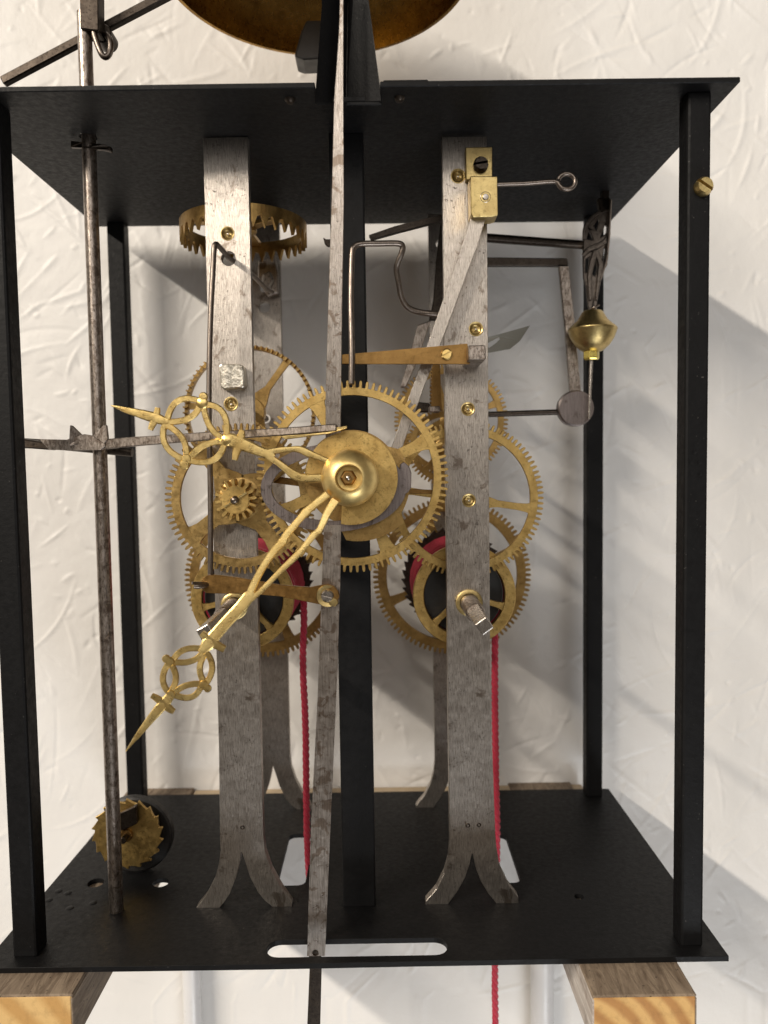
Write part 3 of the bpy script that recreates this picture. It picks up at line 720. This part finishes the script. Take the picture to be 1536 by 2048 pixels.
obj('ring', prism3(ell(146, 88), Vector((0, 1.6, 0)), [ell(125, 66)]), M['ring_steel'], pend, .2)
lg = [at(u, v, PYY + .05) for u, v in ((800, 928), (808, 924), (818, 932), (823, 946), (822, 976), (815, 986), (806, 988), (796, 985))]
obj('ring_lug', prism3(lg, Vector((0, 1.8, 0))), M['ring_steel'], pend, .2)
obj('lower_hook', strip([(617, 642, 1895), (619, 643, 1940), (614, 640, 2060), (612, 638, 2160)], PYY + 1.6, 1.2), M['dark_steel'], pend, .15)
# brass link joining the crutch wire to the strip
link = thing('crutch_link', 'brown brass link screwed to the pendulum strip below the large wheel', 'link', at(530, 1190, 12))
lk = [(655, 1168, 8.2), (668, 1172, 8.2), (676, 1182, 8.2), (679, 1193, 8.2), (674, 1206, 8.2), (664, 1213, 8.2), (652, 1214, 8.2), (640, 1209, 8.4), (560, 1193, 10.8), (500, 1188, 12.5), (425, 1187, 14.8), (412, 1186, 15.1), (404, 1179, 15.3), (401, 1168, 15.4), (405, 1156, 15.3), (414, 1151, 15.1), (426, 1150, 14.8), (470, 1155, 13.4), (560, 1170, 10.8), (620, 1175, 9)]
_a, _b = at(655, 1192, 8.2), at(410, 1168, 15.2); _n = (_b - _a).cross(Vector((0, 0, 1)))
def atp(u, v, P0, N):
    d = FW + RT * ((u - 768) / FPX) - UP * ((v - 1024) / FPX)
    return CP + d * ((P0 - CP).dot(N) / d.dot(N))
obj('plate', prism3([atp(u, v, _a, _n) for u, v, _ in lk], Vector((0, 1.5, 0))), M['arm_brass'], link, .25)
p = at(655, 1192, 8.0); slotscrew((p.x, 0, p.z), 2.1, 8.25, 1.1, -.25, M['screw'], link)
obj('washer', lathe([(2.2, 8.2), (3.6, 7.9), (3.8, 8.3)], (p.x, 0, p.z), 'Y', 24), M['plate_brass'], link, smooth=True)
p = at(667, 1204, 8.0); obj('clamp_lug', lathe([(0, 7.4), (1.3, 7.5), (1.6, 8.0), (1.6, 8.6)], (p.x, 0, p.z), 'Y', 16), M['plate_brass'], link, smooth=True)
# crutch wire
W_ = [at(388, 1172, 12.5), at(400, 1172, 13.2), at(416, 1168, 15.8), at(421, 1158, 16.8), at(421, 1145, 17), at(421, 1000, 17.5), at(418, 800, 18), at(421, 640, 18.5), at(426, 540, 19), at(428, 500, 19), at(431, 489, 19.5), at(437, 492, 22), at(455, 512, 31), at(461, 519, 36), at(505, 550, 58), at(530, 575, 72), at(545, 584, 80)]
o = obj('crutch_wire', tube(smoothpath(W_, 5), [.95] * 81, 10), M['wire'], smooth=True); tag(o, 'straight upright steel wire along the left bar bent into its hole', 'wire')
o = obj('crutch_wire', tube([at(384, 1166, 12.3), at(412, 1167, 15)], .55, 8), M['wire'], smooth=True); tag(o, 'short second wire end sticking left out of the brass link', 'wire')
pa = thing('pallet_cock', 'small steel cock with pale facets on the rear left bar', 'bracket', at(540, 560, 104))
obj('arm', ppx([(516, 520), (548, 512), (556, 545), (556, 585), (535, 592), (515, 560)], 104, 4), M['rust'], pa, .5)
obj('facet', ppx([(524, 548), (540, 540), (547, 560), (536, 582), (522, 566)], 100, 4), M['strap'], pa, .8)

# ------------------------------------------------------------------ left shaft, its lever and hammer arm
sh = thing('strike_shaft', 'tall round worn steel shaft standing at the left of the frame', 'shaft', (-90, 31.4, 0))
obj('shaft', tube([(-90.1, 31.4, -.3), (-89.9, 31.5, 140), (-89.8, 31.6, 270), (-89.8, 31.6, 322)], [2.55, 2.5, 2.45, 2.4], 20), M['rod'], sh, smooth=True)
obj('top_block', ppx([(158, -60), (195, -60), (196, 62), (160, 58)], 28.5, 6.5), M['dark_steel'], sh, .4)
obj('cross_pin', ppx([(141, 281, 32), (166, 284, 29), (206, 288, 29), (223, 294, 30), (222, 303, 30), (205, 299, 29), (166, 295, 29), (141, 294, 32)], 30, 1.6), M['dark_steel'], sh, .2)
hk = smoothpath([at(186, 58, 30), at(192, 80, 30), at(203, 108, 30), at(212, 114, 30.5), at(220, 104, 31), at(221, 84, 31.5), at(214, 71, 33), at(205, 68, 36)], 5)
obj('hook', tube(hk, 1.05, 10), M['wire'], sh, smooth=True)
ha = thing('hammer_lever', 'dark square bar sloping up behind the top of the left shaft', 'lever', at(175, 85, 38))
obj('bar', ppx([(-2, 152), (160, 66), (335, -26), (470, -98), (476, -82), (343, -10), (168, 82), (6, 168)], 37, 2.8), M['dark_steel'], ha, .4)
obj('pivot_boss', lathe([(0, 34.8), (3.0, 34.8), (3.3, 35.3), (3.3, 42), (0, 42)], (at(208, 72, 37).x, 0, at(208, 72, 37).z), 'Y', 20), M['dark_steel'], ha, smooth=True, ang=30)
lv = thing('lifting_lever', 'long pitted steel lever reaching from the left shaft to the cam disc', 'lever', at(185, 890, 29))
z5 = lambda x, y: (x / 4.518, 700 + y / 4.518)
L_ = [at(205, 889, 27.5), at(260, 884, 24.5), at(330, 879, 20.5), at(420, 872, 15.5), at(510, 867, 10.5), at(600, 861, 6), at(660, 856, 4), at(674, 855, 3.6)]
def bar4(P, hw_, hd):
    V, F = [], []
    for i, p in enumerate(P):
        t = (P[min(i + 1, len(P) - 1)] - P[max(i - 1, 0)]).normalized(); a = Vector((0, 0, 1)); a = (a - t * a.dot(t)).normalized(); b = t.cross(a)
        for x, y in ((1, 1), (1, -1), (-1, -1), (-1, 1)): V.append(p + a * (hw_[i] * x) + b * (hd * y))
    n = len(P)
    for i in range(n - 1):
        for k in range(4): l = (k + 1) % 4; F.append((4 * i + k, 4 * i + l, 4 * i + 4 + l, 4 * i + 4 + k))
    F += [(0, 1, 2, 3), tuple(4 * (n - 1) + k for k in (3, 2, 1, 0))]
    return V, F
obj('rod', bar4(L_, [1.75, 1.65, 1.5, 1.4, 1.3, 1.2, 1.15, 1.1], 1.1), M['rod'], lv, .3)
obj('brass_shoe', ppx([(560, 872, 7.3), (655, 858, 3.6), (694, 851, 2.2), (694, 857, 2.2), (655, 868, 3.6), (570, 879, 7)], 5, 1.4), M['plate_brass'], lv, .15)
obj('body', ppx([z5(p[0], p[1]) for p in ((355, 805), (600, 810), (720, 770), (760, 760), (840, 775), (945, 800), (950, 870), (900, 905), (600, 905), (440, 900))], 25.5, 3.0), M['rod'], lv, .35)
obj('ear', ppx([(*z5(622, 870), 25.0), (*z5(632, 678), 25.0), (*z5(652, 685), 25), (*z5(745, 775), 26.5), (*z5(700, 850), 25)], 25, 1.4), M['rod'], lv, .2)
obj('ear', ppx([(*z5(838, 780), 25.2), (*z5(940, 672), 25.2), (*z5(962, 680), 25.2), (*z5(975, 800), 25.2), (*z5(940, 850), 25.2)], 25, 1.4), M['rod'], lv, .2)
obj('arbor', tube([at(30, 885, 38), at(130, 891, 38), at(265, 905, 38)], [1.9, 1.9, 1.7], 10), M['dark_steel'], lv, smooth=True)
o = obj('arbor_bracket', ppx([(-14, 876), (48, 878), (90, 884), (100, 900), (60, 897), (-14, 894)], 30, 6), M['dark_steel'], lv, .5)

# ------------------------------------------------------------------ brass arm, block, oblique strip on the right bar
ra = thing('spring_lever', 'tapered brown brass arm reaching left from block on right bar', 'lever', at(830, 710, 19))
obj('arm', ppx([(684, 709), (935, 687), (940, 728), (684, 728)], 19, 1.5), M['arm_brass'], ra, .15)
obj('square_block', ppx([(936, 691), (971, 690), (972, 719), (937, 720)], 13.5, 19), M['rod'], ra, .3)
p = at(893, 709, 19); slotscrew((p.x, 0, p.z), 1.95, 19.05, 1.1, .45, M['hand'], ra)
ob = thing('rack_strip', 'narrow steel strip slanting down left across the right bar', 'lever', at(800, 890, 25.5))
obj('strip', ppx([(945, 425), (975, 425), (952, 500), (900, 640), (850, 770), (810, 880), (795, 925), (770, 925), (788, 880), (826, 770), (872, 640), (921, 500)], 25.5, 1.3), M['strap'], ob, .2)
bl = thing('pivot_block', 'pair of stacked brass blocks with screw at top of right bar', 'block', at(965, 435, 27))
obj('rear_block', ppx([(931, 294), (985, 293), (985, 360), (932, 360)], 28.6, 3.3), M['plate_brass'], bl, .3)
obj('front_block', ppx([(940, 352), (995, 352), (996, 430), (985, 433), (945, 434), (942, 428)], 22.5, 8), M['plate_brass'], bl, .3)
p = at(961, 331, 28.5); slotscrew((p.x, 0, p.z), 2.6, 28.6, 2.6, .15, M['dark_steel'], bl)
p = at(971, 394, 22.5); obj('pivot', lathe([(0, -.6), (.9, -.45), (1.15, .1), (1.6, .12), (1.7, -.06), (1.9, .1)], (p.x, 22.45, p.z), 'Y', 18), M['screw'], bl, smooth=True)
P_ = [at(992, 369, 26), at(1050, 367, 26), at(1108, 363, 26)] + [at(1133 + 17 * math.cos(a), 363 - 15.5 * math.sin(a), 26) for a in [PI * 1.05 - PI * 2 * k / 16 * -1 for k in range(1, 16)]]
o = obj('release_wire', tube(smoothpath(P_, 3), .82, 10), M['wire'], smooth=True); tag(o, 'short steel wire ending in a round eye right of the brass blocks', 'wire')
# bent wire from the strip to the right bar
P_ = [at(703, 768, 16), at(704, 700, 17.5), at(702, 600, 20), at(704, 510, 22), at(709, 494, 22.5), at(722, 488, 23), at(760, 487, 24), at(796, 487, 25), at(805, 493, 25.5), at(803, 507, 26), at(796, 524, 27), at(793, 540, 28), at(797, 565, 29), at(803, 595, 31), at(816, 615, 32.5), at(838, 624, 33.5), at(870, 628, 34.5), at(905, 629, 36)]
o = obj('warning_wire', tube(smoothpath(P_, 5), 1.05, 12), M['wire'], smooth=True); tag(o, 'bent steel wire arching over the centre post above the large wheel', 'wire')

# ------------------------------------------------------------------ rear strike work on the right
fr = thing('drop_lever', 'angled flat steel arm with round end disc behind the right side', 'lever', at(1140, 850, 84))
obj('cross_arm', ppx([(960, 514), (1135, 516), (1137, 531), (960, 531)], 84, 3), M['dark_steel'], fr, .3)
obj('drop_arm', ppx([(1118, 531), (1137, 531), (1150, 650), (1163, 792), (1141, 792), (1130, 650)], 83, 2.4), M['rod'], fr, .3)
p = at(1150, 817, 81); obj('end_disc', lathe([(0, 79), (7.0, 79), (7.6, 79.5), (7.6, 83), (0, 83.4)], (p.x, 0, p.z), 'Y', 40), M['ring_steel'], fr, smooth=True, ang=15)
obj('lower_rod', tube([at(970, 829, 84), at(1122, 824, 82)], 1.25, 10), M['dark_steel'], fr, smooth=True)
ar = thing('hammer_arbor', 'dark steel rod running right from behind the right bar under top plate', 'shaft', at(1100, 490, 92))
obj('rod', tube([at(900, 470, 92), at(1000, 478, 92), at(1180, 491, 92), at(1200, 489, 92), at(1215, 480, 92)], [1.9, 1.9, 1.8, 1.6, 1.2], 10), M['dark_steel'], ar, smooth=True)
obj('curved_arm', ppx([(867, 600), (872, 520), (880, 450), (900, 430), (900, 470), (893, 540), (882, 625), (872, 640), (858, 640)], 92, 3), M['dark_steel'], ar, .4)
o = obj('hammer_tail', ppx([(835, 650), (862, 640), (846, 690), (836, 720), (812, 775), (800, 775), (818, 715)], 88, 2.6), M['rod'], ar, .4)
o = obj('detent_bar', ppx([(738, 470), (790, 452), (880, 430), (900, 427), (900, 441), (870, 444), (800, 462), (742, 478)], 60, 3), M['dark_steel'], bevel=.3); tag(o, 'dark slanting steel bar just below the rear of the top plate', 'lever')
o = obj('verge_flag', ppx([(646, 474), (652, 478), (672, 478), (672, 492), (654, 492), (649, 486)], 60, 2), M['dark_steel'], bevel=.3); tag(o, 'tiny dark steel flag beside the upper pendulum strip', 'lever')
# pierced ornament
orn = thing('pierced_bracket', 'dark ornate pierced steel bracket at the rear right corner', 'bracket', at(1195, 600, 90))
def ornbar(nm, pts, y, dep=1.0):
    obj(nm, flatbar([(u, v, w_ * 1.12) for u, v, w_ in pts], 0, y, dep, sub=5), M['ornament'], orn, smooth=True, ang=50)
oo = [(1167, 482), (1169, 456), (1180, 435), (1197, 421), (1209, 402), (1221, 402), (1219, 450), (1216, 484), (1212, 512), (1216, 528), (1207, 543), (1201, 562), (1195, 600), (1193, 626), (1188, 626), (1187, 600), (1183, 626), (1176, 612), (1173, 575), (1167, 556), (1166, 515)]
hh = [[(1188, 452), (1197, 436), (1199, 442), (1193, 460)], [(1174, 478), (1179, 460), (1187, 480)], [(1202, 474), (1211, 448), (1214, 452), (1213, 466)], [(1185, 548), (1192, 526), (1195, 534), (1190, 552)], [(1204, 524), (1209, 494), (1211, 496), (1208, 524)], [(1171, 545), (1172, 518), (1179, 514), (1177, 540)]]
obj('pierced_plate', ppx(oo, 90, 1.6, hh), M['ornament'], orn, .3)
ornbar('scroll', [(1168, 480, 3), (1171, 456, 4), (1182, 438, 4), (1200, 424, 4)], 89.6, .9)
ornbar('scroll', [(1166, 512, 3), (1178, 499, 5), (1194, 493, 5), (1209, 483, 4), (1216, 470, 2)], 89.6, .9)
ornbar('scroll', [(1191, 503, 5), (1183, 530, 5), (1179, 556, 4), (1181, 600, 3)], 89.6, .9)
ornbar('scroll', [(1193, 503, 4), (1201, 530, 5), (1198, 556, 4), (1192, 600, 2.4)], 89.6, .9)
obj('spine_wire', tube([at(1221, 400, 88), at(1218, 470, 88), at(1213, 520, 89), at(1200, 560, 90)], .6, 8), M['wire'], orn, smooth=True)
obj('mount', ppx([(1196, 395), (1222, 395), (1221, 420), (1200, 428)], 89, 3), M['dark_steel'], orn, .4)
obj('mount_stem', box(at(1210, 420, 90).x - 1.5, at(1210, 420, 90).x + 1.5, 89, 92, at(1210, 420, 90).z, TOP + .1), M['dark_steel'], orn, .2)
# brass bob with nut and rod
bp = at(1185, 660, 76); k = mmpx(76)
bob = thing('brass_bob', 'turned brass double cone bob with yellow nut at right', 'bob', at(1183, 718, 76))
obj('body', lathe([(0, 38 * k), (17 * k, 37 * k), (20 * k, 35 * k), (30 * k, 18 * k), (47 * k, 3 * k), (48 * k, .5 * k), (47 * k, -2 * k), (42 * k, -16 * k), (33 * k, -30 * k), (20 * k, -41 * k), (0, -43 * k)], (bp.x, 76, bp.z), 'Z', 72), M['plate_brass'], bob, smooth=True, ang=50)
np_ = at(1183, 711, 76)
obj('nut', lathe([(0, 2.2), (2.9, 2.2), (3.3, 1.6), (3.3, -1.2), (2.7, -1.9), (0, -1.9)], (np_.x, 76, np_.z), 'Z', 6), M['nut_yellow'], bob, .15)
obj('rod', tube([at(1189, 615, 78), at(1187, 640, 76), at(1183, 712, 76), at(1181, 760, 76), at(1178, 838, 76)], [.8, .8, .75, .7, .55], 10), M['screw'], bob, smooth=True)
obj('wire_tie', tube(smoothpath([at(1182, 618, 75), at(1190, 614, 74), at(1198, 610, 75)], 4), .45, 8), M['wire'], bob, smooth=True)
fl = thing('fly_vane', 'thin grey sheet metal fly vane right of the right bar', 'fly', at(1000, 705, 70))
obj('blade', prism3([at(955, 679, 66), at(1000, 668, 68), at(1060, 651, 74), at(1040, 682, 74), at(1020, 698, 72), at(980, 705, 68), at(955, 706, 66)], Vector((0, .5, 0)),
    [[at(972, 688, 67), at(998, 674, 68.5), at(1000, 678, 68.5), at(992, 686, 68.2), at(978, 696, 67.2)]]), M['vane'], fl)
obj('fly_arbor', tube([at(940, 690, 60), at(962, 690, 70)], 1.2, 8), M['wire'], fl, smooth=True)
# toothed rack and small steel stop seen edge on left of the right bar
rk = thing('strike_rack', 'upright brass ratchet rack seen edge on left of the right bar', 'rack', at(870, 830, 58))
pts = []
for k in range(12): pts += [(859 + (2 if k < 6 else 0) * 1.0 + k * .0, 728 + k * 7.6), (864, 730 + k * 7.6 + 4.5)]
obj('toothed_edge', ppx(pts + [(860, 822), (884, 822), (880, 728)], 58, 3), M['arm_brass'], rk, .15)
obj('steel_stop', ppx([(858, 812), (881, 812), (881, 824), (858, 824)], 50, 6), M['rod'], rk, .4)
obj('stop_block', ppx([(828, 803), (860, 806), (860, 824), (830, 824)], 60, 5), M['dark_steel'], rk, .5)

# ------------------------------------------------------------------ ratchet wheel and drum standing on the bottom plate
al = thing('ratchet_drum', 'brass saw toothed disc with dark drum standing on bottom plate at left', 'ratchet wheel', at(262, 1755, 60))
wc = at(255, 1668, 50)
obj('saw_toothed_disc', rimgeo(wc, 14.3, 12.8, 1.2, 18, 49.5, 50.9, 'ratchet_l', .2), M['wheel'], al, .12)
dc = at(272, 1664, 60)
obj('dark_drum', lathe([(0, 57), (14.8, 57), (15.6, 57.6), (15.6, 60.5), (14.8, 61.2), (0, 61.2)], (dc.x, 0, dc.z), 'Y', 44), M['blackdrum'], al, smooth=True, ang=30)
obj('hub', disc(wc, 2.4, 48, 57, 20), M['arm_brass'], al, .3); obj('arbor', disc(wc, 1.3, 44.5, 60, 14), M['dark_steel'], al, .2)
obj('click', ppx([(226, 1632), (262, 1616), (272, 1612), (274, 1648), (250, 1660), (228, 1664)], 46.5, 2.4), M['dark_steel'], al, .4)
obj('foot', box(dc.x - 3, dc.x + 3, 57.6, 60.6, -.2, dc.z - 10), M['blackdrum'], al, .4)

# ------------------------------------------------------------------ bell and hammer above the top plate
bc = Vector((-10.8, 57, 0)); zr = at(650, 113, 117).z; BR = 60
bellt = thing('bell', 'brass bell hanging mouth down above the middle of the frame', 'bell', (bc.x, bc.y, zr))
prof = [(BR, 0), (BR - .6, 5), (BR - 3, 14), (BR - 9, 26), (BR - 20, 38), (BR - 36, 46), (4, 50), (4, 48.4), (BR - 36.6, 44.4), (BR - 21, 36.6), (BR - 10.2, 25), (BR - 4.4, 13.6), (BR - 2.0, 5), (BR - 1.4, 0), (BR, 0)]
obj('bowl', lathe(prof, (bc.x, bc.y, zr), 'Z', 96), M['bell'], bellt, smooth=True, ang=45)
obj('bell_stand', tube([(bc.x + 6, bc.y, TOP + 1.6), (bc.x + 5, bc.y, zr - 20), (bc.x, bc.y, zr + 20), (bc.x, bc.y, zr + 56)], [2.6, 2.4, 2.2, 2.2], 12), M['dark_steel'], bellt, smooth=True)
hm = obj('bell_hammer', ppx([(588, 112), (602, 62), (612, 40), (650, 40), (640, 116), (606, 118)], 74, 12), plain('grey_hammer_iron', (.16, .155, .15), .45, .6, .1, .3, .2), bevel=.8, seg=2)
tag(hm, 'grey steel hammer head resting inside the bell rim', 'hammer')

# ------------------------------------------------------------------ timber supports
def beam(u0, u1, v, lab, side_white):
    a, b = atz(u0, v, -1.95), atz(u1, v, -1.95); y0 = (a.y + b.y) / 2
    t = thing('timber_beam', lab, 'beam', ((a.x + b.x) / 2, y0, -18.5), 'timber beams under the frame')
    x0, x1 = a.x, b.x; zt_, zb_ = -2.0, -18.5
    th_ = 1.2
    obj('core', box(x0 + th_, x1 - th_, y0 + th_, WY + 2, zb_ + 1, zt_ - th_), M['weathered'], t)
    obj('end_face', box(x0 + .3, x1 - .3, y0, y0 + th_ - .02, zb_, zt_ - .5), M['endgrain'] if side_white else M['endgrain_plain'], t, .4)
    obj('top_face', box(x0, x1, y0 + .25, WY - .2, zt_ - th_ + .02, zt_), M['weathered'], t, .35)
    obj('side_face', box(x0 - .05, x0 + th_ - .05, y0 + .2, WY - .2, zb_, zt_ - th_), M['sidewood'] if side_white else M['weathered'], t, .2)
    obj('side_face', box(x1 - th_ + .05, x1 + .05, y0 + .2, WY - .2, zb_, zt_ - th_), M['weathered'], t, .2)
    return t
beam(-70, 143, 1991, 'left sawn timber beam end under the front left corner', False)
beam(1185, 1395, 1991, 'right sawn timber beam end with curved grain under the right corner', True)
o = obj('wall_batten', box(-88, 112, 131, WY - 2.2, -24, -2.4), M['tan'], bevel=.4); tag(o, 'tan wooden batten between the bottom plate and the wall', 'batten')
for u0, u1, lab in ((366, 402, 'white painted pipe on the wall below at left'), (1062, 1108, 'white painted pipe on the wall below at right')):
    a, b = at(u0, 2000, 134), at(u1, 2000, 134); r = (b.x - a.x) / 2
    o = obj('wall_pipe', tube([((a.x + b.x) / 2, 134.5, -400), ((a.x + b.x) / 2, 134.5, -26)], r, 24), M['paint_white'], smooth=True)
    tag(o, lab, 'pipe', 'white wall pipes')
